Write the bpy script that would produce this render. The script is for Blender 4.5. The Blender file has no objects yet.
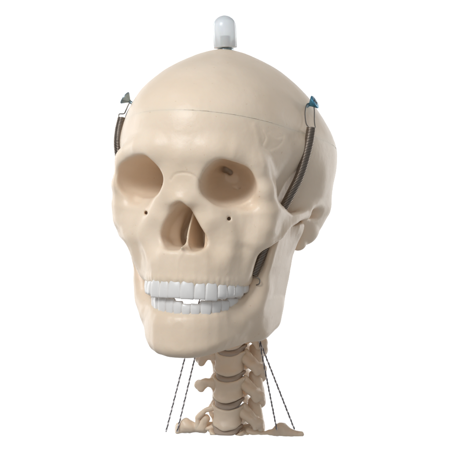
import bpy, bmesh, math, random
import numpy as np
random.seed(4); RNG = np.random.default_rng(7)
C = bpy.context.scene.collection
f32 = np.float32

# ------------------------------------------------------------------ pose
# everything is modelled in millimetres in the skull's own axes
# (x to its left, y backwards, z up, origin between the ear canals) and stands turned on its neck
YAW, ROLL = math.radians(-17), math.radians(2.7)
def _rot():
    cy, sy, cr, sr = math.cos(YAW), math.sin(YAW), math.cos(ROLL), math.sin(ROLL)
    Rz = np.array([[cy,-sy,0],[sy,cy,0],[0,0,1]]); Ry = np.array([[cr,0,sr],[0,1,0],[-sr,0,cr]])
    return Ry @ Rz
ROT = _rot()
def W(p):
    return (np.asarray(p, float) @ ROT.T) * 0.001

# ------------------------------------------------------------------ signed distance fields
class Field:
    def __init__(s, lo, hi, h):
        s.h = h; s.lo = np.array(lo, float)
        s.n = np.ceil((np.array(hi, float) - s.lo) / h).astype(int) + 1
        s.d = np.full(s.n, 60, f32)
        s.ax = [(s.lo[i] + h*np.arange(s.n[i])).astype(f32) for i in range(3)]
    def box(s, lo, hi):
        sl = []
        for i in range(3):
            a = int(max(0, math.floor((lo[i]-s.lo[i])/s.h))); b = int(min(s.n[i], math.ceil((hi[i]-s.lo[i])/s.h)+1))
            if b <= a: return None, None
            sl.append(slice(a, b))
        g = np.meshgrid(*[s.ax[i][sl[i]] for i in range(3)], indexing='ij', sparse=True)
        return tuple(sl), g
    def op(s, prim, k=0., sub=False, both=False, cx=0.):
        for sd in ((-1,) if both == 'right half' else (1,-1) if both else (1,)):
            fn, lo, hi = prim
            lo = np.array(lo, float); hi = np.array(hi, float)
            if sd < 0: lo[0], hi[0] = 2*cx-hi[0], 2*cx-lo[0]
            m = k + 3*s.h
            sl, g = s.box(lo-m, hi+m)
            if sl is None: continue
            e = fn(g[0] if sd > 0 else 2*cx-g[0], g[1], g[2]).astype(f32)
            a = s.d[sl]
            if sub: e = -e
            if k > 0:
                hh = np.maximum(k - np.abs(a-e), 0)/k
                q = hh*hh*f32(k*0.25)
                s.d[sl] = (np.maximum(a, e)+q) if sub else (np.minimum(a, e)-q)
            else:
                s.d[sl] = np.maximum(a, e) if sub else np.minimum(a, e)
    def add(s, prim, k=0., both=False, cx=0.): s.op(prim, k, False, both, cx)
    def cut(s, prim, k=0., both=False, cx=0.): s.op(prim, k, True, both, cx)

def rotm(ax, ay, az):
    ax, ay, az = map(math.radians, (ax, ay, az))
    Rx = np.array([[1,0,0],[0,math.cos(ax),-math.sin(ax)],[0,math.sin(ax),math.cos(ax)]])
    Ry = np.array([[math.cos(ay),0,math.sin(ay)],[0,1,0],[-math.sin(ay),0,math.cos(ay)]])
    Rz = np.array([[math.cos(az),-math.sin(az),0],[math.sin(az),math.cos(az),0],[0,0,1]])
    return Rz @ Ry @ Rx

def ell(c, r, rot=None, p=2.0):
    M = np.eye(3) if rot is None else rotm(*rot)
    R = max(r) if rot is not None else None
    lo = [c[i]-(R or r[i]) for i in range(3)]; hi = [c[i]+(R or r[i]) for i in range(3)]
    def fn(X, Y, Z):
        x, y, z = X-c[0], Y-c[1], Z-c[2]
        if rot is not None:
            x, y, z = (M[0,0]*x+M[1,0]*y+M[2,0]*z, M[0,1]*x+M[1,1]*y+M[2,1]*z, M[0,2]*x+M[1,2]*y+M[2,2]*z)
        if p == 2.0:
            k0 = np.sqrt((x/r[0])**2+(y/r[1])**2+(z/r[2])**2)
        else:
            k0 = (np.abs(x/r[0])**p+np.abs(y/r[1])**p+np.abs(z/r[2])**p)**(1/p)
        k1 = np.sqrt((x/r[0]**2)**2+(y/r[1]**2)**2+(z/r[2]**2)**2)
        return k0*(k0-1)/np.maximum(k1, 1e-4) if p == 2.0 else (k0-1)*np.sqrt(x*x+y*y+z*z)/np.maximum(k0, .05)
    return fn, lo, hi

def tube(pts, rad, sc=(1,1,1)):
    # tapered chain of capsules; sc stretches the cross-section (a value under 1 makes it wider on that axis)
    P = np.array(pts, float); S = np.array(sc, float)
    mx = max(rad)/min(S)
    lo = P.min(0)-mx; hi = P.max(0)+mx
    Q = P*S
    def fn(X, Y, Z):
        x, y, z = X*S[0], Y*S[1], Z*S[2]; best = None
        for i in range(len(Q)-1):
            a = Q[i]; b = Q[i+1]-a; L = float(b@b)
            t = np.clip(((x-a[0])*b[0]+(y-a[1])*b[1]+(z-a[2])*b[2])/L, 0, 1)
            d = np.sqrt((x-a[0]-t*b[0])**2+(y-a[1]-t*b[1])**2+(z-a[2]-t*b[2])**2)-(rad[i]+t*(rad[i+1]-rad[i]))
            best = d if best is None else np.minimum(best, d)
        return best/max(S)
    return fn, lo, hi

def spline(pts, n=6, closed=False):
    P = [np.array(p, float) for p in pts]; N = len(P); out = []
    for i in range(N if closed else N-1):
        p1, p2 = P[i], P[(i+1) % N]
        p0 = P[(i-1) % N] if (closed or i > 0) else 2*p1-p2
        p3 = P[(i+2) % N] if (closed or i < N-2) else 2*p2-p1
        for k in range(n):
            t = k/n
            out.append(0.5*((2*p1)+(-p0+p2)*t+(2*p0-5*p1+4*p2-p3)*t*t+(-p0+3*p1-3*p2+p3)*t**3))
    if not closed: out.append(P[-1])
    return np.array(out)

def polar(pts, c):
    P = spline(pts, 8, True)-np.array(c)
    th = np.arctan2(P[:,1], P[:,0]); r = np.hypot(P[:,0], P[:,1])
    o = np.argsort(th); th, r = th[o], r[o]
    th = np.r_[th[-1]-2*math.pi, th, th[0]+2*math.pi]; r = np.r_[r[-1], r, r[0]]
    return lambda t: np.interp(t, th, r).astype(f32)

def poly2(u, v, P):
    # signed distance to a polygon
    d = None; s = None; n = len(P)
    for i in range(n):
        a = P[i]; b = P[(i+1) % n]; ex, ey = b[0]-a[0], b[1]-a[1]
        wx, wy = u-a[0], v-a[1]
        t = np.clip((wx*ex+wy*ey)/(ex*ex+ey*ey+1e-9), 0, 1)
        q = (wx-ex*t)**2+(wy-ey*t)**2
        d = q if d is None else np.minimum(d, q)
        c1 = v >= a[1]; c2 = v < b[1]; c3 = ex*wy > ey*wx
        flip = (c1 & c2 & c3) | (~c1 & ~c2 & ~c3)
        s = flip if s is None else s ^ flip
    d = np.sqrt(d)
    return np.where(s, -d, d)

def arch(line, zlo, zhi, th, rnd):
    # wall following a horseshoe; zlo, zhi, th are given per point of the line
    L = np.array(line, float)
    lo = [L[:,0].min()-max(th)-1, L[:,1].min()-max(th)-1, min(zlo)-1]; hi = [L[:,0].max()+max(th)+1, L[:,1].max()+max(th)+1, max(zhi)+1]
    def fn(X, Y, Z):
        bd = None
        for i in range(len(L)-1):
            a = L[i]; b = L[i+1]-a
            t = np.clip(((X-a[0])*b[0]+(Y-a[1])*b[1])/float(b@b), 0, 1)
            d = np.sqrt((X-a[0]-t*b[0])**2+(Y-a[1]-t*b[1])**2)
            v = [q[i]+t*(q[i+1]-q[i]) for q in (zlo, zhi, th)]
            if bd is None: bd, V = d, v
            else:
                m = d < bd; bd = np.where(m, d, bd); V = [np.where(m, n_, o_) for n_, o_ in zip(v, V)]
        qx = bd-V[2]+rnd; qz = np.abs(Z-(V[0]+V[1])*.5)-(V[1]-V[0])*.5+rnd
        return np.sqrt(np.maximum(qx,0)**2+np.maximum(qz,0)**2)+np.minimum(np.maximum(qx,qz),0)-rnd
    return fn, lo, hi

def nets(F):
    D, h = F.d, F.h
    s = D < 0
    cnt = np.zeros(np.array(D.shape)-1, np.uint8)
    for i in (0,1):
        for j in (0,1):
            for k in (0,1):
                cnt += s[i:D.shape[0]-1+i, j:D.shape[1]-1+j, k:D.shape[2]-1+k]
    I = np.nonzero((cnt > 0) & (cnt < 8)); N = len(I[0])
    idx = np.full(cnt.shape, -1, np.int32); idx[I] = np.arange(N)
    acc = np.zeros((N,3)); n = np.zeros(N)
    cor = [(i,j,k) for i in (0,1) for j in (0,1) for k in (0,1)]
    val = {c: D[I[0]+c[0], I[1]+c[1], I[2]+c[2]] for c in cor}
    for c in cor:
        for a in range(3):
            if c[a] == 0:
                e = list(c); e[a] = 1; e = tuple(e)
                m = (val[c] < 0) != (val[e] < 0)
                t = np.where(m, val[c]/np.where(m, val[c]-val[e], 1), 0)
                p = np.tile(np.array(c, float), (N,1)); p[:,a] += t
                acc[m] += p[m]; n[m] += 1
    V = acc/n[:,None] + np.stack(I, 1)
    # settle the vertices on the zero surface
    def samp(p):
        i = np.clip(np.floor(p).astype(int), 0, np.array(D.shape)-2); f = p-i; o = 0
        for c in cor:
            w = np.prod(np.where(np.array(c) == 1, f, 1-f), 1)
            o = o + w*D[i[:,0]+c[0], i[:,1]+c[1], i[:,2]+c[2]]
        return o
    for _ in range(2):
        g = np.stack([(samp(V+e)-samp(V-e)) for e in np.eye(3)*.7], 1)/1.4
        st = samp(V)[:,None]*g/np.maximum((g*g).sum(1), .02)[:,None]
        ln = np.linalg.norm(st, axis=1)[:,None]; V = V - st*np.minimum(1, .5/np.maximum(ln, 1e-6))
    Q = []
    for a in range(3):
        sl0 = [slice(1,-1)]*3; sl1 = [slice(1,-1)]*3; sl0[a] = slice(0,-1); sl1[a] = slice(1,None)
        A = s[tuple(sl0)]; B = s[tuple(sl1)]
        J = np.nonzero(A != B); flip = A[J]
        J = [J[i] + (0 if i == a else 1) for i in range(3)]
        b, c = (a+1) % 3, (a+2) % 3
        def cell(db, dc):
            q = [J[0].copy(), J[1].copy(), J[2].copy()]; q[b] += db; q[c] += dc
            return idx[q[0], q[1], q[2]]
        q = np.stack([cell(-1,-1), cell(0,-1), cell(0,0), cell(-1,0)], 1)
        q[~flip] = q[~flip][:, ::-1]
        Q.append(q)
    Q = np.concatenate(Q)
    return F.lo + V*h, Q

def smooth(V, Q, it, lam=.5):
    e = np.concatenate([Q[:,[0,1]],Q[:,[1,2]],Q[:,[2,3]],Q[:,[3,0]]])
    n = np.bincount(e[:,0], minlength=len(V))+np.bincount(e[:,1], minlength=len(V))
    for _ in range(it):
        for l in (lam, -lam*1.03):
            A = np.stack([np.bincount(e[:,0], V[e[:,1],k], len(V))+np.bincount(e[:,1], V[e[:,0],k], len(V)) for k in range(3)], 1)/np.maximum(n,1)[:,None]
            V = V + l*(A-V)
    return V

LAT = RNG.random((48,48,48))
def vnoise(P, wl):
    p = P/wl+20.3; i = np.floor(p).astype(int); f = p-i; f = f*f*(3-2*f); o = 0
    for c in [(a,b,d) for a in (0,1) for b in (0,1) for d in (0,1)]:
        w = np.prod(np.where(np.array(c) == 1, f, 1-f), 1); j = (i+np.array(c)) % 48
        o = o + w*LAT[j[:,0], j[:,1], j[:,2]]
    return o*2-1

def vnormals(V, Q):
    n = np.cross(V[Q[:,2]]-V[Q[:,0]], V[Q[:,3]]-V[Q[:,1]])
    N = np.zeros_like(V)
    for k in range(4):
        for a in range(3): N[:,a] += np.bincount(Q[:,k], n[:,a], len(V))
    return N/np.maximum(np.linalg.norm(N, axis=1), 1e-9)[:,None]

def groove(V, N, pts, depth, width, reach=26):
    # presses a line (a suture) into the bone, or raises a ridge; measured square to the way the bone faces there
    P = spline(pts, 5); ax = np.array([.292,-.956,0.])
    lo = P.min(0)-reach; hi = P.max(0)+reach
    m = np.nonzero(((V > lo) & (V < hi)).all(1) & (N@ax > .12))[0]; d = np.full(len(m), 1e9)
    flat = lambda p: p-np.multiply.outer(p@ax, ax)
    F_ = flat(V[m]); G = flat(P)
    for i in range(len(G)-1):
        a = G[i]; b = G[i+1]-a; q = F_-a
        t = np.clip(q@b/(b@b+1e-9), 0, 1); d = np.minimum(d, np.linalg.norm(q-t[:,None]*b, axis=1))
    V[m] -= N[m]*(depth*np.exp(-(d/width)**2))[:,None]

# ------------------------------------------------------------------ object helpers
def mesh_np(name, V, Q, mat, parent=None, world=True):
    me = bpy.data.meshes.new(name)
    co = W(V) if world else V
    k = Q.shape[1]
    me.vertices.add(len(co)); me.vertices.foreach_set('co', np.ascontiguousarray(co, f32).ravel())
    me.loops.add(Q.size); me.loops.foreach_set('vertex_index', np.ascontiguousarray(Q, np.int32).ravel())
    me.polygons.add(len(Q)); me.polygons.foreach_set('loop_start', np.arange(0, Q.size, k, dtype=np.int32))
    me.polygons.foreach_set('use_smooth', np.ones(len(Q), bool))
    me.update(calc_edges=True); me.validate()
    me.materials.append(mat)
    o = bpy.data.objects.new(name, me); C.objects.link(o)
    if parent: hang(o, parent)
    return o
def hang(o, p):
    o.parent = p
    if p.parent is None: o.location = o.location - p.location
def thing(name, label, cat, at, group=None):
    o = bpy.data.objects.new(name, None); C.objects.link(o)
    o.empty_display_size = .01; o.location = W(at)
    return tag(o, label, cat, group)
def tag(o, label, cat, group=None):
    o['label'] = label; o['category'] = cat
    if group: o['group'] = group
    return o
def ring_mesh(rings, cap=True):
    V = np.concatenate(rings); n = len(rings[0]); Q = []
    for i in range(len(rings)-1):
        for j in range(n):
            Q.append((i*n+j, i*n+(j+1) % n, (i+1)*n+(j+1) % n, (i+1)*n+j))
    if cap:
        for r, base in ((0, 0), (len(rings)-1, (len(rings)-1)*n)):
            c = len(V); V = np.vstack([V, V[base:base+n].mean(0)])
            for j in range(0, n, 2):
                q = (c, base+(j+2) % n, base+(j+1) % n, base+j)
                Q.append(q if r == 0 else q[::-1])
    return V, np.array(Q)
def sweep(pts, r, n=8, cap=True):
    P = np.array(pts, float); T = np.gradient(P, axis=0); T /= np.linalg.norm(T, axis=1)[:,None]
    u = np.cross(T[0], [0,0,1.]); 
    if np.linalg.norm(u) < .1: u = np.cross(T[0], [1.,0,0])
    rings = []; th = np.arange(n)*2*math.pi/n
    rr = np.broadcast_to(r, (len(P),))
    for i in range(len(P)):
        u = u-T[i]*(u@T[i]); u /= np.linalg.norm(u); v = np.cross(T[i], u)
        rings.append(P[i]+rr[i]*(np.cos(th)[:,None]*u+np.sin(th)[:,None]*v))
    return ring_mesh(rings, cap)
def lathe(c, axis, prof, n=32):
    # prof: list of (distance along axis, radius)
    a = np.array(axis, float); a /= np.linalg.norm(a)
    u = np.cross(a, [0,0,1.]); 
    if np.linalg.norm(u) < .1: u = np.cross(a, [1.,0,0])
    u /= np.linalg.norm(u); v = np.cross(a, u); th = np.arange(n)*2*math.pi/n
    return ring_mesh([np.array(c)+a*h+r*(np.cos(th)[:,None]*u+np.sin(th)[:,None]*v) for h, r in prof])
def merge(*ms):
    Vs, Qs, o = [], [], 0
    for V, Q in ms: Vs.append(V); Qs.append(Q+o); o += len(V)
    return np.concatenate(Vs), np.concatenate(Qs)

# ------------------------------------------------------------------ materials
def mat(name):
    m = bpy.data.materials.new(name); m.use_nodes = True
    return m, m.node_tree, m.node_tree.nodes['Principled BSDF']
def bone_mat(name, base, rough=.37, sss=.2, scale=1.0):
    m, nt, b = mat(name); N, L = nt.nodes, nt.links
    tc = N.new('ShaderNodeTexCoord')
    n1 = N.new('ShaderNodeTexNoise'); n1.inputs['Scale'].default_value = 22; n1.inputs['Detail'].default_value = 5
    n2 = N.new('ShaderNodeTexNoise'); n2.inputs['Scale'].default_value = 420; n2.inputs['Detail'].default_value = 4
    for n in (n1, n2): L.new(tc.outputs['Object'], n.inputs['Vector'])
    r = N.new('ShaderNodeValToRGB')
    r.color_ramp.elements[0].position = .3; r.color_ramp.elements[0].color = (base[0]*.93, base[1]*.90, base[2]*.86, 1)
    r.color_ramp.elements[1].position = .72; r.color_ramp.elements[1].color = (base[0]*1.03, base[1]*1.03, base[2]*1.04, 1)
    L.new(n1.outputs['Fac'], r.inputs['Fac'])
    # small brown specks of dirt
    n3 = N.new('ShaderNodeTexNoise'); n3.inputs['Scale'].default_value = 380; n3.inputs['Detail'].default_value = 2
    L.new(tc.outputs['Object'], n3.inputs['Vector'])
    r3 = N.new('ShaderNodeMapRange'); r3.inputs[1].default_value = .71; r3.inputs[2].default_value = .77; r3.inputs[4].default_value = .45
    L.new(n3.outputs['Fac'], r3.inputs[0])
    mx = N.new('ShaderNodeMix'); mx.data_type = 'RGBA'; mx.inputs[7].default_value = (base[0]*.72, base[1]*.58, base[2]*.45, 1)
    L.new(r3.outputs[0], mx.inputs[0]); L.new(r.outputs[0], mx.inputs[6]); L.new(mx.outputs[2], b.inputs['Base Color'])
    rr = N.new('ShaderNodeMapRange'); rr.inputs[3].default_value = rough-.07; rr.inputs[4].default_value = rough+.1
    L.new(n1.outputs['Fac'], rr.inputs[0]); L.new(rr.outputs[0], b.inputs['Roughness'])
    bp = N.new('ShaderNodeBump'); bp.inputs['Strength'].default_value = .16; bp.inputs['Distance'].default_value = .0006
    L.new(n2.outputs['Fac'], bp.inputs['Height']); L.new(bp.outputs[0], b.inputs['Normal'])
    b.inputs['Subsurface Weight'].default_value = sss; b.inputs['Subsurface Radius'].default_value = (1, .5, .25); b.inputs['Subsurface Scale'].default_value = .004
    b.inputs['Specular IOR Level'].default_value = .4
    return m
def plain(name, col, rough=.4, metal=0., noise=.0):
    m, nt, b = mat(name)
    b.inputs['Roughness'].default_value = rough; b.inputs['Metallic'].default_value = metal
    n = nt.nodes.new('ShaderNodeTexNoise'); n.inputs['Scale'].default_value = 600
    tc = nt.nodes.new('ShaderNodeTexCoord'); nt.links.new(tc.outputs['Object'], n.inputs['Vector'])
    r = nt.nodes.new('ShaderNodeValToRGB')
    r.color_ramp.elements[0].color = tuple(c*(1-noise) for c in col)+(1,); r.color_ramp.elements[1].color = tuple(min(1, c*(1+noise)) for c in col)+(1,)
    nt.links.new(n.outputs['Fac'], r.inputs['Fac']); nt.links.new(r.outputs[0], b.inputs['Base Color'])
    return m
BONE = bone_mat('cream_bone_plastic', (.865,.70,.53))
JAWM = bone_mat('cream_jaw_plastic', (.80,.64,.48), rough=.36)
SPINE = bone_mat('cream_spine_plastic', (.81,.65,.49))
DISC = bone_mat('grey_brown_rubber', (.46,.36,.28), rough=.6)
TOOTH = plain('white_tooth_enamel', (.76,.715,.665), .3, 0, .03)
SLOT_SHADE = plain('painted_slot_shade', (.05,.035,.03), .8)  # dark colour standing for the shade inside the screw slots
STEEL = plain('brown_spring_steel', (.30,.245,.20), .30, .9, .25)
WIRE = plain('grey_steel_wire', (.27,.24,.21), .3, .9, .15)
ZINC = plain('zinc_screw', (.33,.40,.42), .32, .85, .2)
BLUE = plain('blue_passivated_screw', (.06,.22,.32), .35, .55, .3)
DARKS = plain('charcoal_thread', (.10,.09,.09), .8, 0, .3)
PALES = plain('pale_thread', (.62,.56,.55), .8, 0, .1)
def cap_plastic():
    m, nt, b = mat('frosted_clear_plastic')
    b.inputs['Base Color'].default_value = (.86,.88,.88,1); b.inputs['Roughness'].default_value = .27
    b.inputs['Transmission Weight'].default_value = .35; b.inputs['IOR'].default_value = 1.42; b.inputs['Subsurface Weight'].default_value = .3; b.inputs['Subsurface Scale'].default_value = .004
    return m
CAPM = cap_plastic()

# ------------------------------------------------------------------ dental arches
LX = 3.0                                     # the moulded midface sits a little to the skull's left
def along(line, s):
    P = spline(line, 12); L = np.r_[0, np.cumsum(np.linalg.norm(np.diff(P, axis=0), axis=1))]
    mid = L[-1]/2; q = np.array([np.interp(mid+s, L, P[:,k]) for k in (0,1)])
    q2 = np.array([np.interp(mid+s+.4, L, P[:,k]) for k in (0,1)]); t = q2-q; t /= np.linalg.norm(t)
    return q, np.array([t[1], -t[0]])
UOUT = [(LX+x, y) for x, y in [(-34.5,-40),(-34.5,-52),(-33,-64),(-27.5,-76),(-17,-85.5),(0,-90),(17,-85.5),(27.5,-76),(33,-64),(34.5,-52),(34.5,-40)]]
LOUT = [(LX+x, y) for x, y in [(-32,-38),(-31,-50),(-29,-61),(-24.5,-72.5),(-15.5,-81.8),(0,-86),(15.5,-81.8),(24.5,-72.5),(29,-61),(31,-50),(32,-38)]]
UW = [8.8,7.2,7.9,7.2,7.0,9.8,9.3]; LW = [5.8,6.2,7.2,7.2,7.3,10.4,10.0]
UNECK = lambda y: np.interp(y, [-90,-72,-50], [-46.6,-46.6,-44.6])
LNECK = lambda y: np.interp(y, [-86,-72,-50], [-67.8,-64.9,-55.9])
def sockets(fld, line, widths, neck, up):
    # roots swelling under the bone, and the points of bone between neighbouring teeth
    for sd in (1,-1):
        s = 0
        for i, w in enumerate(widths):
            q, o = along(line, sd*(s+w/2)); z = neck(q[1]); c = q-o*2.6
            fld.add(tube([(c[0],c[1],z),(c[0]-o[0]*1.2,c[1]-o[1]*1.2,z+up*(10 if i != 2 else 13))], [2.5,1.9]), 2.2)
            for b in ([s] if (i == 0 and sd > 0) else [])+[s+w]:
                q, o = along(line, sd*b); c = q-o*1.0; z = neck(q[1])
                fld.add(tube([(c[0],c[1],z+up*3),(c[0],c[1],z-up*1.5)], [1.6,.8]), 1.2)
            s += w+.12

# ------------------------------------------------------------------ the skull
H = 0.75
F = Field((-82,-104,-60), (84,98,116), H)
def braincase():
    def fn(X, Y, Z):
        t = np.clip((15-Y)/70, 0, 1); t = t*t*(3-2*t)
        x = (X+1.7*np.clip((Z-48)/22, 0, 1))*(1+.12*t)
        up = Z > 40
        ry = np.where(Y < 0, 91, 92)
        q = (x/76.)**2+(Y/ry)**2
        zz = np.abs(Z-40)
        kt = (q**.825+(zz/70.)**1.65)**(1/1.65)
        kb = (q**1.2+(zz/62.)**2.4)**(1/2.4)
        k = np.where(up, kt, kb)
        r = np.sqrt(X*X+Y*Y+(Z-40)**2)
        return (r*(1-1/np.maximum(k, .2))).clip(-40, 60)
    return fn, (-80,-95,-24), (80,95,113)
F.add(braincase())
F.add(ell((0,-34,56), (50,55,40)), 14)
F.cut(ell((72.5,-38,5), (18,24,27), (0,0,-8)), 18, True)     # temporal hollows
F.cut(ell((58,-28,-26), (17,26,20)), 6, True)
# brow, nasal root
F.add(tube([(-19,-82,38),(0,-85,35),(19,-82,38)], [6.5,7,6.5]), 9)
F.add(tube([(16,-82.5,38.5),(30,-79.5,38),(39,-72,35.5),(44,-67,31)], [6,5.5,5.2,4.8]), 9, True, -1.5)
F.add(tube([(43.5,-66,31),(48,-61,15)], [4.6,5.2], (1,.75,1)), 8, True, -1.8)
F.add(tube([(48,-61,15),(50,-56.5,2)], [5.0,6.5], (1,.75,1)), 7, True, .6)
# maxilla
F.add(ell((LX*.7,-57,-20), (31,29,30), None, 3.0), 8)
ZL = spline([(17,-66,0),(30,-66.2,0),(41,-61,0),(48,-53.5,0),(53.5,-45.5,0),(58,-37,0),(61.5,-26,0),(62.5,-13,0),(61.5,2,0)], 3)
zs_ = np.linspace(0, 8, len(ZL)); zi_ = np.arange(9)
F.add(arch(ZL[:,:2], list(np.interp(zs_, zi_, [-19,-20,-21.5,-21,-16.5,-9,-4.5,-2,0])), list(np.interp(zs_, zi_, [-1,0,1.5,4,3.5,.5,2.2,4.2,5.5])),
    list(np.interp(zs_, zi_, [4,6.2,6.6,5.8,4.8,3.6,2.9,2.9,3])), 2.6), 10, True)
F.add(ell((-29,-64.5,-15), (13,9,13)), 9)
F.add(ell((-32,-60.5,-27), (8.5,8,13)), 8)
F.add(tube([(47,-59,-10),(39,-61,-26),(34,-60,-40)], [7,5.5,5]), 8, True, 1.8)
F.add(tube([(8,-80,25),(11.5,-79.5,10),(18,-76,-4),(23,-73,-18)], [5,7.5,8,7.5]), 9, True, .8)
F.add(tube([(0.3,-81.5,27),(.3,-84.5,15),(0.3,-88,5.5)], [5,5,4.4], (.62,1,1)), 8)
# cheek arches
UP = [(-31,-42),(-30.5,-52),(-28.5,-63),(-23,-74),(-13.5,-82.5),(0,-85.8),(13.5,-82.5),(23,-74),(28.5,-63),(30.5,-52),(31,-42)]
UPL = spline([(x+LX, y) for x, y in UP], 2)
n_ = len(UPL)
F.add(arch(UPL, [-47.5]*n_, [-26]*n_, [4.9]*n_, 3.5), 9)
F.add(tube([(-49.5,-60.5,15),(-51.6,-56,3),(-50,-56,-8)], [4.3,5,6]), 7)
sockets(F, UOUT, UW, UNECK, 1)
# ear region, mastoids
F.add(tube([(53,22,4),(53,16,-9),(52.5,10,-18.6)], [16,12,6]), 12, True)
F.add(tube([(61,-8,5),(64,6,7),(63.5,22,6.5),(59,36,5)], [3,3,3,3]), 7, True)
F.add(ell((0,40,-8), (46,42,14)), 10)
# hollows
F.cut(ell((50,-12,-8), (9,8,8)), 3, True)
F.cut(ell((3,-46,-46), (22,34,17)), 4)
F.cut(ell((66.5,0,1.2), (8,9,3.4)), 4, True)
F.cut(ell((27,-87,-20), (8,6,10)), 8)
F.cut(ell((-23,-88,-20), (8,6,10)), 8)
def orbit(pts, c, side, tan):
    y0 = -75.5
    pr = polar(pts, c)
    sm = lambda w: .5*(w+np.sqrt(w*w+50))
    taper = lambda t: (1-.26*t)*np.sqrt(np.maximum(1-t**2.3, .02))
    def fn(X, Y, Z):
        w = sm(Y-y0)
        v = Z-c[1]-.17*w+.03*w*w/40; u = X-c[0]+side*tan*w
        rho = np.sqrt(u*u+v*v)+1e-4
        # the rim lies further back at the side of the face than by the nose
        yr = sm(-74.5+7.*side*u/rho-2.*v/rho-y0)
        u = u-side*tan*yr*.85; v = v+.17*yr*.8
        rho = np.sqrt(u*u+v*v)
        d = rho-pr(np.arctan2(v, u)*np.ones_like(u))*taper(np.clip(w/43., 0, 1))/taper(yr/43.)
        return np.maximum(d*.8, Y-y0-41)
    P = np.array(pts)
    return fn, (min(P[:,0].min()-6, -40 if side < 0 else -5), -104, P[:,1].min()-6), (max(P[:,0].max()+6, 40 if side > 0 else 5), -30, P[:,1].max()+8)
OR = [(23.5,33),(33,31),(39.6,27.3),(43.6,18),(42,9.5),(36,4.6),(27.5,3),(20.5,4.2),(13.6,9.6),(11.6,18),(15.5,27)]
OL = [(-28,34),(-39,31.5),(-47.6,26.5),(-51,18.5),(-49,9.8),(-41,5.2),(-30.5,4.8),(-21.5,7.2),(-15.4,12),(-13.6,20.5),(-20.5,29.8)]
OR = [(28+(x-28)*1.01, 17.5+(z-17.5)*1.0) for x, z in OR]
OL = [(-32+(x+32)*.99, 18.5+(z-18.5)*.99) for x, z in OL]
F.cut(orbit(OR, (28,17.5), 1, .30), 2.0)
F.cut(orbit(OL, (-32,18.5), -1, .30), 2.0)
F.cut(tube([(13,-52,26.5),(12,-30,28)], [2.6,2.4]), 1.5)
F.cut(tube([(16,-48,25.5),(15,-30,26)], [2.2,2.0]), 1.5)
F.cut(tube([(17,-38,21),(21,-38,16),(27,-40,12.5)], [1.5,1.2,.8]), 1.2)
F.cut(tube([(-17,-48,26.5),(-16,-30,28)], [2.8,2.4]), 1.5)
F.cut(tube([(-22,-38,20),(-31,-40,13)], [1.5,.9]), 1.2)
F.cut(tube([(33,-46,12),(39,-47,9)], [.9,1.0]), .8)
F.cut(tube([(40.5,-56,8.5),(42.5,-55,6)], [.7,.6]), .6)
# nose opening
NO = [(0.2,4.6),(5.6,-.4),(12.4,-10.5),(16.6,-17.5),(16.2,-23.2),(10.6,-26.2),(3.2,-25.2),(-4,-26.3),(-10.6,-25.2),(-15.2,-18),(-11.6,-8.5),(-5.4,1.2)]
def nose():
    c = (1,-14); pr = polar(NO, c)
    def fn(X, Y, Z):
        w = Y+86; u = X-c[0]; v = Z-c[1]
        s = np.where(w > 0, 1-.24*np.clip(w/34, 0, 1), 1)
        d = np.sqrt(u*u+v*v)-pr(np.arctan2(v, u)*np.ones_like(w))*s
        return np.maximum(d*.8, w-42)
    return fn, (-18,-104,-29), (20,-42,8)
F.cut(nose(), 2.6)
def septum():
    P = [(-86,-27),(-82.5,-22),(-77.5,-14),(-72,-6),(-66,4),(-48,6),(-48,-28)]
    def fn(X, Y, Z):
        xc = 2.9+.7*np.sin(Z*.16)
        th = .75+np.clip((-19-Z)/7, 0, 1)**2*2.4
        return np.maximum(poly2(Y*np.ones_like(Z), Z*np.ones_like(Y), P), np.abs(X-xc)-th)
    return fn, (-4,-88,-28), (9,-48,8)
F.add(septum(), 1.6)
F.add(tube([(3.3,-84,-25.4),(3.3,-89.5,-25.4),(3.3,-92.3,-24.6)], [2.4,1.7,.9]), 2)
F.add(tube([(14.5,-72,-4),(15.5,-72,-14),(14,-71,-22)], [2.2,3.2,2.2]), 3)
F.add(tube([(-10,-62,0),(-13,-62,-12),(-11,-62,-22)], [3,4.4,3]), 5)
for z, r in ((-11.5,.9),(-14.6,1.2),(-17.8,1.0),(-20.6,1.2)): F.add(ell((16.3+.2*r,-80,z), (r,2.2,r*.8)), .6)
# little foramina below the orbits
F.cut(tube([(31.2,-84,-4.8),(27,-70,-4.6)], [1.35,1.2]), .8)
F.cut(tube([(-25.1,-84,-3.6),(-29.3,-70,-3.3)], [1.35,1.2]), .8)

V, Q = nets(F); V = smooth(V, Q, 4)
N = vnormals(V, Q)
V = V + N*(.35*vnoise(V, 22)+.16*vnoise(V, 9)+.05*vnoise(V, 3))[:,None]
# sutures and ridges
groove(V, N, [(-9,-84,18.5),(-5.5,-86,22.2),(0.5,-87,23.4),(6,-86,22.4),(11,-84,18.6)], .5, .7)
groove(V, N, [(40.3,-68,56.5),(42.5,-66,49),(43.9,-66,42),(47,-62,31)], -.3, 1.7)
for pl in ([(41.2,-52,53.3),(43.5,-52,48.2),(41.7,-52,42.9),(45.9,-52,40.5),(49.5,-52,36)],[(43.6,-46,52.4),(49.2,-46,49.3),(53.9,-46,50.1),(50.8,-46,44.1),(45.5,-46,41.3)]):
    groove(V, N, pl, .14, .55); groove(V, N, [(x+1.5,y,z-1.3) for x,y,z in pl], -.2, 1.8)
groove(V, N, [(3,-91,-28),(.5,-91,-34),(.5,-91,-45)], -.4, 1.0)

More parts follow.
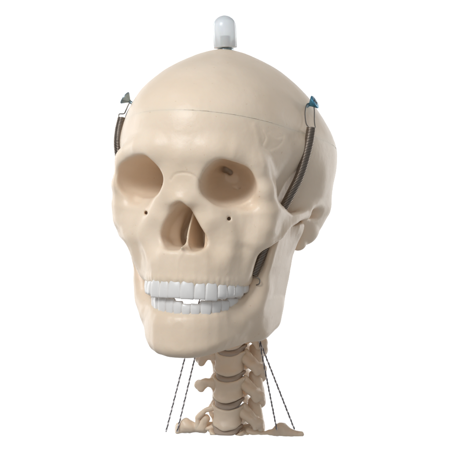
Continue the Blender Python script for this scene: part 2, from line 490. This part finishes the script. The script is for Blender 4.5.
CUTZ = lambda y: 58.3-.165*(y+65)+.02*0
pn = np.array([0,.165,1.]); pn /= np.linalg.norm(pn); pc = np.array([0,-65,59.6])
def split_skull(V, Q):
    me = bpy.data.meshes.new('tmp'); me.from_pydata(V.tolist(), [], Q.tolist()); me.update()
    out = []
    for up in (True, False):
        bm = bmesh.new(); bm.from_mesh(me)
        r = bmesh.ops.bisect_plane(bm, geom=bm.verts[:]+bm.edges[:]+bm.faces[:], dist=1e-5, plane_co=pc, plane_no=pn, clear_inner=up, clear_outer=not up)
        ed = [e for e in r['geom_cut'] if isinstance(e, bmesh.types.BMEdge)]
        bmesh.ops.holes_fill(bm, edges=ed, sides=0)
        for f in bm.faces: f.smooth = True
        for e in ed: e.smooth = False
        if up:
            ring = [v for v in bm.verts if abs(float(np.dot(np.array(v.co[:])-pc, pn))) < .01]
            P = np.array([v.co[:] for v in ring])
            g = .17*np.clip((P[:,0]+6)/6,0,1)*np.clip((55-P[:,0])/5,0,1)*(P[:,1] < -30)+.35*np.clip((P[:,1]-4)/6,0,1)*np.clip((30-P[:,1])/6,0,1)
            g = .012+g*np.clip(.75+.9*vnoise(P, 3.1)+.5*vnoise(P, 1.3), .15, 2)
            for v, q in zip(ring, g): v.co = v.co + type(v.co)(pn*q)
        for v in bm.verts: v.co = type(v.co)(W(v.co[:]))
        out.append(bm)
    return out
skull = thing('skull', 'cream plastic anatomical skull with hollow eye sockets and white upper teeth, turned left', 'skull', (0,0,-24))
up_bm, low_bm = split_skull(V, Q)
for nm, bm in (('skull_cap', up_bm), ('cranium', low_bm)):
    me = bpy.data.meshes.new(nm); bm.to_mesh(me); bm.free(); me.materials.append(BONE)
    o = bpy.data.objects.new(nm, me); C.objects.link(o); hang(o, skull)
    if nm == 'cranium': cranium = o

# ------------------------------------------------------------------ teeth
def tooth(c, out, w, hgt, th, down, lean=0., molar=False):
    # c: centre of the neck on the outer face, out: outward direction in the plane, down: -1 upper, +1 lower
    o2 = np.array([out[0], out[1], 0.]); o2 /= np.linalg.norm(o2); s2 = np.array([-o2[1], o2[0], 0.])
    rings = []; n = 20; a = np.arange(n)*2*math.pi/n
    prof = [(-.25,.74,.8),(0,.84,.92),(.12,.90,1.0),(.35,.96,1.0),(.6,1.0,.86 if not molar else 1.0),(.82,.99,.66 if not molar else .95),(.94,.93,.5 if not molar else .84),(1.0,.78,.32 if not molar else .6)]
    for t, sw, st in prof:
        ca, sa = np.cos(a), np.sin(a); e = .36
        x = np.sign(ca)*np.abs(ca)**e*w*.5*sw; y = np.sign(sa)*np.abs(sa)**.72*th*.5*st
        base = np.array(c)-o2*(th*.5-.35*math.sin(math.pi*min(max(t,0),1)))+o2*lean*t+np.array([0,0,down*hgt*t])
        if not molar: base = base + o2*(th*.5*(1-st))*.55
        R_ = base+x[:,None]*s2+y[:,None]*o2
        if t >= .9: R_[:,2] += down*(.25*np.cos(a*2+.4)+RNG.normal(0,.06))*(1.6 if molar else .7)
        rings.append(R_)
    return ring_mesh(rings)
def row(line, widths, zneck, zedge, th, down, parent, lean):
    for sd in (1,-1):
        s = 0
        for i, w in enumerate(widths):
            q, o = along(line, sd*(s+w/2)); s += w+.12
            zn = zneck(q[1])+RNG.normal(0,.1)+(.5 if i in (0,2) and down < 0 else 0); ze = zedge(q[1])+RNG.normal(0,.25)
            if i == 2: ze += down*.5
            if down > 0: ze += [1.6,2.4,2.8,2.2,1.2,0,0][i] if sd < 0 else [0,.1,.6,.4,.2,0,0][i]
            th_ = th if i < 3 else th*1.35
            Vt, Qt = tooth((q[0], q[1], zn), o+RNG.normal(0,.035,2), w*1.13, abs(ze-zn), th_, down, lean if i < 4 else lean*.2, i >= 3)
            mesh_np('tooth', Vt, Qt, TOOTH, parent)
row(UOUT, UW, UNECK, lambda y: np.interp(y, [-90,-72,-50], [-57.4,-56.2,-51.6]), 6.2, -1, cranium, 1.2)

# ------------------------------------------------------------------ the jaw
J = Field((-60,-94,-100), (62,4,6), .75)
BL = spline([(-36.5,-17),(-31.5,-33),(-25,-50),(-18,-65.8),(-10.5,-76),(0,-78.9),(11,-76.2),(21,-65.5),(31.3,-50),(38.5,-33),(43,-17)], 2)
yy = BL[:,1]
J.add(arch(BL, list(np.interp(yy, [-78,-74,-50,-30,-14], [-94.0,-92.6,-87,-82,-74])), list(np.interp(yy, [-78,-50,-30,-14], [-72,-66,-62,-58])), list(np.interp(yy, [-78,-60,-14], [6.3,5.6,4.4])), 4.2))
AL = spline([(LX+x, y) for x, y in [(-31,-36),(-28,-48),(-25.8,-58),(-21.3,-69),(-13.5,-77.5),(0,-81.5),(13.5,-77.5),(21.3,-69),(25.8,-58),(28,-48),(31,-36)]], 2)
ya = AL[:,1]
J.add(arch(AL, list(np.interp(ya, [-81,-50,-36], [-90.5,-74,-70])), list(np.interp(ya, [-82,-72,-52,-36], [-68.5,-65,-57,-53])), [5.3]*len(AL), 2.6), 13)
sockets(J, LOUT, LW, LNECK, -1)
RP = spline([(-38,-3),(-44,-13),(-47,-27),(-49,-42),(-50,-58),(-45,-74),(-32,-81.5),(-20,-77.5),(-12.5,-71),(-7.5,-61),(-6.2,-46),(-6,-28),(-5.5,-14),(-7,-6),(-15,-6),(-22,-7),(-29,-6),(-33,-3)], 3, True)
def ramus(lean):
    def fn(X, Y, Z):
        p = poly2(Y*np.ones_like(Z), Z*np.ones_like(Y), RP)
        xc = 46.6+lean*(Z+45)+.03*(Y+30)+np.clip((-56-Z)/24,0,1)**1.5*-1.6-.22*.5*((-41-Y)+np.sqrt((-41-Y)**2+30))*np.clip((-34-Z)/16,0,1)+.15*np.clip(Z+28,0,30)*np.clip((Y+26)/10,0,1)
        q = np.clip((Y+51)/20, 0, 1); th = 2.2+2.3*q*q*(3-2*q)
        r = 2.2
        a = p+r; b = np.abs(X-xc)-th+r
        return np.sqrt(np.maximum(a,0)**2+np.maximum(b,0)**2)+np.minimum(np.maximum(a,b),0)-r
    return fn, (34,-51,-84), (58,-2,-2)
J.add(ramus(.15), 11)
J.add(ramus(.24), 11, 'right half', 2.2)
J.add(tube([(46,-10.5,-9),(54.5,-9.5,-9.5)], [3.6,3.4]), 7, True, 2)
J.add(tube([(43,-45,-50),(40,-49,-60),(34.5,-57,-68)], [4.4,5.0,4.5]), 10, True, 2.5)
J.add(tube([(43,-38,-18),(41.5,-41,-32),(39,-45,-48)], [3,4,4.5]), 5, True, 2.5)
J.cut(tube([(29,-70,-76),(27,-62,-76)], [.8,.7]), .8)
Vj, Qj = nets(J); Vj = smooth(Vj, Qj, 14); Nj = vnormals(Vj, Qj)
Vj = Vj + Nj*(.35*vnoise(Vj, 20)+.15*vnoise(Vj, 8)+.025*vnoise(Vj,3))[:,None]
jaw = thing('lower_jaw', 'cream plastic lower jawbone with white lower teeth, hinged below the skull by springs', 'jaw', (0,-40,-90))
jawbone = mesh_np('jawbone', Vj, Qj, JAWM, jaw)
row(LOUT, LW, LNECK, lambda y: np.interp(y, [-86,-83,-78,-72,-50], [-60.3,-59.2,-58.0,-57.0,-52.4]), 5.4, 1, jawbone, .6)

# ------------------------------------------------------------------ springs and screws
def helix(path, R, r, turns, seg=12):
    P = spline(path, 30); L = np.r_[0, np.cumsum(np.linalg.norm(np.diff(P, axis=0), axis=1))]
    n = int(turns*seg); s = np.linspace(0, L[-1], n)
    c = np.stack([np.interp(s, L, P[:,k]) for k in range(3)], 1)
    T = np.gradient(c, axis=0); T /= np.linalg.norm(T, axis=1)[:,None]
    u = np.cross(T[0], [0,1.,0]); out = []
    for i in range(n):
        u = u-T[i]*(u@T[i]); u /= np.linalg.norm(u); v = np.cross(T[i], u); a = 2*math.pi*i/seg
        out.append(c[i]+R*(math.cos(a)*u+math.sin(a)*v))
    return sweep(out, r, 6)
def spring(path, hook, tail, label, turns):
    t = thing('spring', label, 'spring', path[0], 'springs holding the jaw to the skull')
    V_, Q_ = helix(path, 2.75, .52, turns); mesh_np('coil', V_, Q_, STEEL, t)
    V_, Q_ = sweep(spline(hook, 8), .42, 8); mesh_np('hook', V_, Q_, WIRE, t)
    V_, Q_ = sweep(spline(tail, 8), .42, 8); mesh_np('hook', V_, Q_, WIRE, t)
spring([(67.6,-27,57.5),(66.5,-29,45),(63,-32,27),(57.5,-36,12),(52.8,-39.5,0),(46.5,-46,-18),(39.3,-50.5,-41)],
       [(70,-26,58),(68.5,-23,62),(66,-15,69.5),(63.5,-9,73.5),(61,-8,74.5),(59.5,-11,73.5),(60.5,-18,68),(63,-24,61),(65.4,-27,58)],
       [(39.3,-50,-40),(40.5,-53.5,-41.2),(43,-54.5,-41.8),(45,-54,-43.5),(44.5,-53.5,-46),(42.5,-53,-47)],
       'brown coil spring on the temple hanging from the blue screw', 104)
spring([(-62.5,-33,59),(-63,-36,50),(-61,-41,38),(-56.5,-41,20),(-50,-38,0),(-41,-42,-18),(-35,-46,-37)],
       [(-65,-33,59.5),(-65,-32,62),(-62,-31,62.5),(-61.4,-29,65),(-60.2,-27,69.5),(-58.6,-26,70.6),(-58.2,-27,68.5),(-59,-29,66),(-60,-31,62.5),(-60.2,-33,59.5)],
       [(-35,-45,-36),(-36,-46,-39),(-38,-46,-43),(-40,-44,-45),(-40,-42,-43)],
       'brown coil spring half hidden behind the brow, hanging from the grey screw', 104)
def screw(base, axis, m, part_m, label):
    a = np.array(axis, float); a /= np.linalg.norm(a)
    t = thing('screw', label, 'screw', base, 'screws the springs hang from')
    V_, Q_ = lathe(base, a, [(-5,.9),(2.2,1.1)], 16); mesh_np('shank', V_, Q_, m, t)
    V_, Q_ = lathe(base, a, [(2.0,1.2),(2.6,1.6),(5.6,4.6),(6.2,4.7),(6.5,4.3),(6.55,1.0)], 28)
    h = mesh_np('screw_head', V_, Q_, part_m, t)
    # cross recess: dark bars laid on the head, its shade put in as colour
    u = np.cross(a, [0,.3,1.]); u /= np.linalg.norm(u); v = np.cross(a, u); c = np.array(base)+a*6.5
    ms = []
    for d, e in ((u, v), (v, u)):
        rr = [c+a*hh+sx*2.6*d+sy*.5*e for hh in (-.05,.12) for sx, sy in ((-1,-1),(1,-1),(1,1),(-1,1))]
        Vb = np.array(rr); Qb = np.array([(0,3,2,1),(4,5,6,7),(0,1,5,4),(1,2,6,5),(2,3,7,6),(3,0,4,7)])
        ms.append((Vb+ (a*.03 if d is v else 0), Qb))
    V_, Q_ = merge(*ms); mesh_np('cross_slot', V_, Q_, SLOT_SHADE, h)
screw((58.8,-7,72.6), (.86,-.05,.5), ZINC, BLUE, 'blue cross-head screw in the temple on the right of the photo')
screw((-58.6,-26,70), (-.82,-.1,.56), ZINC, ZINC, 'grey countersunk screw standing out from the forehead edge on the left of the photo')

# ------------------------------------------------------------------ rod end with its cap on the crown
top = (-1.8,-1,109.0)
rod = thing('rod_end', 'frosted plastic cap over the metal rod end on the crown of the skull', 'rod cap', top)
ax = (-.10,0,1)
V_, Q_ = lathe(top, ax, [(-4,2.4),(10,2.4)], 24); mesh_np('metal_rod', V_, Q_, WIRE, rod)
V_, Q_ = lathe(top, ax, [(-.5,5.6),(1.4,5.6)], 6); mesh_np('nut', V_, Q_, ZINC, rod)
pr = [(1.8,2.9),(1.8,7.7),(2.0,8.0),(15.8,8.0)]+[(15.8+8*math.sin(a), 8*math.cos(a)) for a in np.radians([15,30,45,60,72,82,88])]
pin = [(15+5.5*math.sin(a), 5.5*math.cos(a)) for a in np.radians([85,70,50,30,10])]+[(12,5.5),(1.9,3.0)]
V_, Q_ = lathe(top, ax, pr, 40); mesh_np('plastic_cap', V_, Q_, CAPM, rod)

# ------------------------------------------------------------------ the neck
CUT = -153.2
def cut_bottom(fld):
    # level with the floor, not with the tilted head
    cy, sy, cr, sr = math.cos(YAW), math.sin(YAW), math.cos(ROLL), math.sin(ROLL)
    g = np.meshgrid(*fld.ax, indexing='ij', sparse=True)
    fld.d = np.maximum(fld.d, (-153.9 - (cr*g[2]-sr*(cy*g[0]-sy*g[1]))).astype(f32))
def body_prim(c, hx, hy, hz):
    def fn(X, Y, Z):
        x, y, z = X-c[0], Y-c[1], Z-c[2]
        wst = 1-.15*(1-np.clip(np.abs(z)/hz,0,1)**2)
        # the front lip hangs lower, the sides of the upper face rise as small hooks
        zt = z+1.4*np.clip(-y/hy, -1, 1)-4.2*(np.abs(x)/hx)**2+1.6
        k = (np.abs(x/(hx*wst))**2.7+np.abs(y/(hy*wst))**2.7)**(1/2.7)
        a = (k-1)*hy; b = np.abs(zt)-hz; r = 1.6
        a, b = a+r, b+r
        return (np.sqrt(np.maximum(a,0)**2+np.maximum(b,0)**2)+np.minimum(np.maximum(a,b),0)-r)*.9
    return fn, (c[0]-hx-2, c[1]-hy-2, c[2]-hz-7), (c[0]+hx+2, c[1]+hy+2, c[2]+hz+7)
def vertebra(c, kind, label):
    t = thing('vertebra', label, 'vertebra', c, 'neck vertebrae')
    f = Field((c[0]-18,c[1]-14,max(c[2]-14,-157)), (c[0]+18,c[1]+14,c[2]+14), .6)
    f.add(body_prim(c, 11.3 if kind != 'last' else 12.5, 8.5, 7.0)); cut_bottom(f)
    V_, Q_ = nets(f); V_ = smooth(V_, Q_, 2); V_ += vnormals(V_, Q_)*(.5*vnoise(V_, 6)+.2*vnoise(V_, 2.6))[:,None]
    mesh_np('vertebral_body', V_, Q_, SPINE, t)
    g = Field((c[0]-44,c[1]-14,max(c[2]-26,-157)), (c[0]+46,c[1]+50,c[2]+16), .7)
    def P(x, y, z): return (c[0]+x, c[1]+y, c[2]+z)
    for s in (1,-1):
        if kind == 'ring' and s < 0:
            g.add(tube([P(-10,-1,5),P(-16,-2,3),P(-21.5,-1,-3),P(-21.5,1,-10)], [2.2,1.9,1.9,2.4]), 1.5)
            g.add(tube([P(-9,3,-8),P(-15,2,-10),P(-21.5,1,-10)], [2.0,1.6,2.4]), 1.5)
        elif kind == 'last':
            g.add(tube([P(-16,10,9.5),P(0,14,9),P(16,10,9.5)], [2.6,2.6,2.6]), 2)
        else:
            dz = 4.5 if s < 0 else 0
            g.add(tube([P(s*10,0,3),P(s*16,-1,-1+dz),P(s*22.5,1,-4+dz)], [3.2,3.0,2.8]), 3)
            g.add(tube([P(s*18,-1,-2+dz),P(s*20,-1,-6.5+dz)], [2.4,2.2]), 2)
            g.add(tube([P(s*10,5,1),P(s*17,7,-2+dz),P(s*22.5,3,-3+dz)], [2.6,2.6,2.6]), 3)
        e = -2.3 if s > 0 else 2.2
        g.add(tube([P(s*(13-e),13+e,9),P(s*(14-e),15+e,0),P(s*(15-e),18+e,-9)], [4.6,5,5]), 3)
        g.add(tube([P(s*9,6,2.5),P(s*14,12,3)], [2.6,3.4]), 3)
        g.add(tube([P(s*14,14,2),P(s*9,24,0),P(0,30,-3)], [4,3,3.2], (1,1,.7)), 3)
    g.add(tube([P(0,29,-3),P(0,40,-9),P(0,45,-11)], [3.2,2.6,3]), 3)
    # an oblique rib of bone from the body down to the tip, on the side that shows
    g.add(tube([P(11,2,7.5),P(17,2.5,.5),P(23,4,-7.5)], [2.2,2.4,2.4]), 1.5)
    g.add(tube([P(12,5,3),P(21,6,-6)], [2.6,3.0]), 1.5)
    cut_bottom(g)
    V_, Q_ = nets(g)
    if len(V_):
        V_ = smooth(V_, Q_, 2); V_ += vnormals(V_, Q_)*(.55*vnoise(V_, 5)+.25*vnoise(V_, 2.4))[:,None]
        mesh_np('vertebral_arch', V_, Q_, SPINE, t)
def disc(c, label):
    f = Field((c[0]-15,c[1]-12,max(c[2]-9,-157)), (c[0]+15,c[1]+12,c[2]+9), .6)
    f.add(body_prim(c, 10.9, 8.1, 2.2)); cut_bottom(f)
    V_, Q_ = nets(f); V_ = smooth(V_, Q_, 2)
    o = mesh_np('spinal_disc', V_, Q_, DISC); tag(o, label, 'disc', 'discs between the neck vertebrae')
SX, SY = 3.9, 24.5
ZB = [-85.5,-103.4,-121.6,-140.6,-159]
LAB = ['vertebra at the top of the neck, mostly hidden behind the jaw','cream neck vertebra just under the jaw edge, uppermost with its whole body showing',
       'cream neck vertebra in the middle of the three fully visible ones','lowest neck vertebra with a complete body, with a ringed left process','cut-off vertebra at the very bottom of the neck']
for i, z in enumerate(ZB):
    vertebra((SX+(.6 if i >= 2 else 0), SY-1.2*(i == 2), z), ['std','std','std','ring','last'][i], LAB[i])
for i, z in enumerate([-94.6,-112.6,-131.2,-149.8]):
    disc((SX+.4, SY+.2, z), ['grey-brown disc in the shade right under the jawbone','grey-brown disc below the uppermost fully visible vertebra','grey-brown disc above the ringed vertebra','grey-brown disc at the cut-off bottom of the neck'][i])

# first ribs and their joints at the cut-off bottom
def rib(chains, name, label, grp):
    A = np.concatenate([np.array(p) for p, r in chains]); lo = A.min(0)-9; hi = A.max(0)+9; lo[2] = max(lo[2], -157)
    f = Field(lo, hi, .7)
    for p, r in chains: f.add(tube(p, r), 2.5)
    cut_bottom(f); V_, Q_ = nets(f); V_ = smooth(V_, Q_, 2); V_ += vnormals(V_, Q_)*(.7*vnoise(V_, 5)+.3*vnoise(V_, 2.2))[:,None]
    o = mesh_np(name, V_, Q_, SPINE); tag(o, label, 'rib', grp)
rib([([(-25.5,25,-149.5),(-29,27,-152)], [5.2,5.5]), ([(-25,25,-150),(-14,28,-151)], [3.6,3.6]), ([(-12,26,-144),(-15,26,-150)],[3,3.4])],
    'rib', 'knobbly rib end left of the lowest disc, cut off at the bottom', 'first ribs at the cut-off bottom')
rib([([(18,30,-151.5),(30,30,-152.5),(38,30,-150)], [3.6,3.0,3.4]), ([(41.5,30,-147.6),(43.5,29.5,-148.6)], [4.9,4.6]), ([(46,29,-149.5),(52,28,-149.6),(57,26,-149.6)], [3.5,2.7,1.9])],
    'rib', 'knobbly rib end right of the lowest disc, under the twisted cords', 'first ribs at the cut-off bottom')

# ------------------------------------------------------------------ twisted cords
def cord(a, b, label):
    a = np.array(a, float); b = np.array(b, float); L = np.linalg.norm(b-a); d = (b-a)/L
    t = thing('twisted_cord', label, 'cord', b, 'twisted cords beside the neck')
    u = np.cross(d, [0,1.,0]); u /= np.linalg.norm(u); v = np.cross(d, u)
    n = int(L/.35); s = np.linspace(0, L, n); ph = s*2*math.pi/5.2
    for k, m in ((0, DARKS), (1, PALES)):
        q = a+s[:,None]*d+.29*(np.cos(ph+k*math.pi)[:,None]*u+np.sin(ph+k*math.pi)[:,None]*v)
        V_, Q_ = sweep(q, .34, 6); mesh_np('strand', V_, Q_, m, t)
def up_to(p, q, z):
    p = np.array(p, float); q = np.array(q, float); return p+(p-q)*(z-p[2])/(p[2]-q[2])
CORDS = [((-27.0,20,-101.4),(-38.4,20,-154.5),'outer twisted cord left of the neck'),((-19.8,20,-100.9),(-30.3,20,-153.9),'twisted cord left of the neck, the one nearer the vertebrae'),
         ((25.2,20,-86),(41.1,20,-147.6),'twisted cord right of the neck, the steeper one nearer the vertebrae'),((25.2,20,-86),(53.4,20,-146),'slanting outer twisted cord right of the neck')]
for p, q, lb in CORDS:
    e = up_to(p, q, -18); cord(e, q, lb)

# ------------------------------------------------------------------ backdrop, light, camera
bw = plain('white_backdrop_paper', (.92,.92,.92), .9)
Vb = np.array([(-2.9,3.6,-1.7),(2.9,3.6,-1.7),(2.9,3.6,1.7),(-2.9,3.6,1.7)]); 
bk = mesh_np('backdrop', Vb, np.array([(0,1,2,3)]), bw, None, False); bk['kind'] = 'structure'

def area(name, loc, target, size, power, col=(1,1,1), sy=None):
    l = bpy.data.lights.new(name, 'AREA'); l.energy = power; l.color = col; l.size = size
    if sy: l.shape = 'RECTANGLE'; l.size_y = sy
    o = bpy.data.objects.new(name, l); C.objects.link(o); o.location = loc
    import mathutils
    o.rotation_euler = (mathutils.Vector(target)-mathutils.Vector(loc)).to_track_quat('-Z','Y').to_euler()
    return o
area('key_softbox', (-.95,-1.3,1.1), (0,0,0), .7, 24, (.95,1,1.06))
area('fill_softbox', (-.15,-1.75,.3), (0,0,-.02), .7, 2.8, (.95,1,1.06))
area('backdrop_lamp', (-2.6,2.0,.1), (-.3,3.6,0), 1.0, 95, (1,1,1), 2.4)
area('backdrop_lamp', (2.6,2.0,.1), (.3,3.6,0), 1.0, 95, (1,1,1), 2.4)
w = bpy.data.worlds.new('World'); bpy.context.scene.world = w; w.use_nodes = True
w.node_tree.nodes['Background'].inputs[0].default_value = (.95,1,1.06,1); w.node_tree.nodes['Background'].inputs[1].default_value = .32

cam = bpy.data.cameras.new('camera'); co = bpy.data.objects.new('camera', cam); C.objects.link(co)
co.location = (0,-1.5,0); co.rotation_euler = (math.pi/2,0,0)
cam.sensor_width = 36; cam.lens = 1.47342*1500/450*36
cam.shift_x = (225-221.02)/450; cam.shift_y = -(225-211.09)/450
cam.clip_end = 100; cam.clip_start = .01
sc = bpy.context.scene; sc.camera = co
sc.view_settings.view_transform = 'Standard'; sc.view_settings.look = 'None'
sc.view_settings.exposure = 0; sc.view_settings.gamma = 1
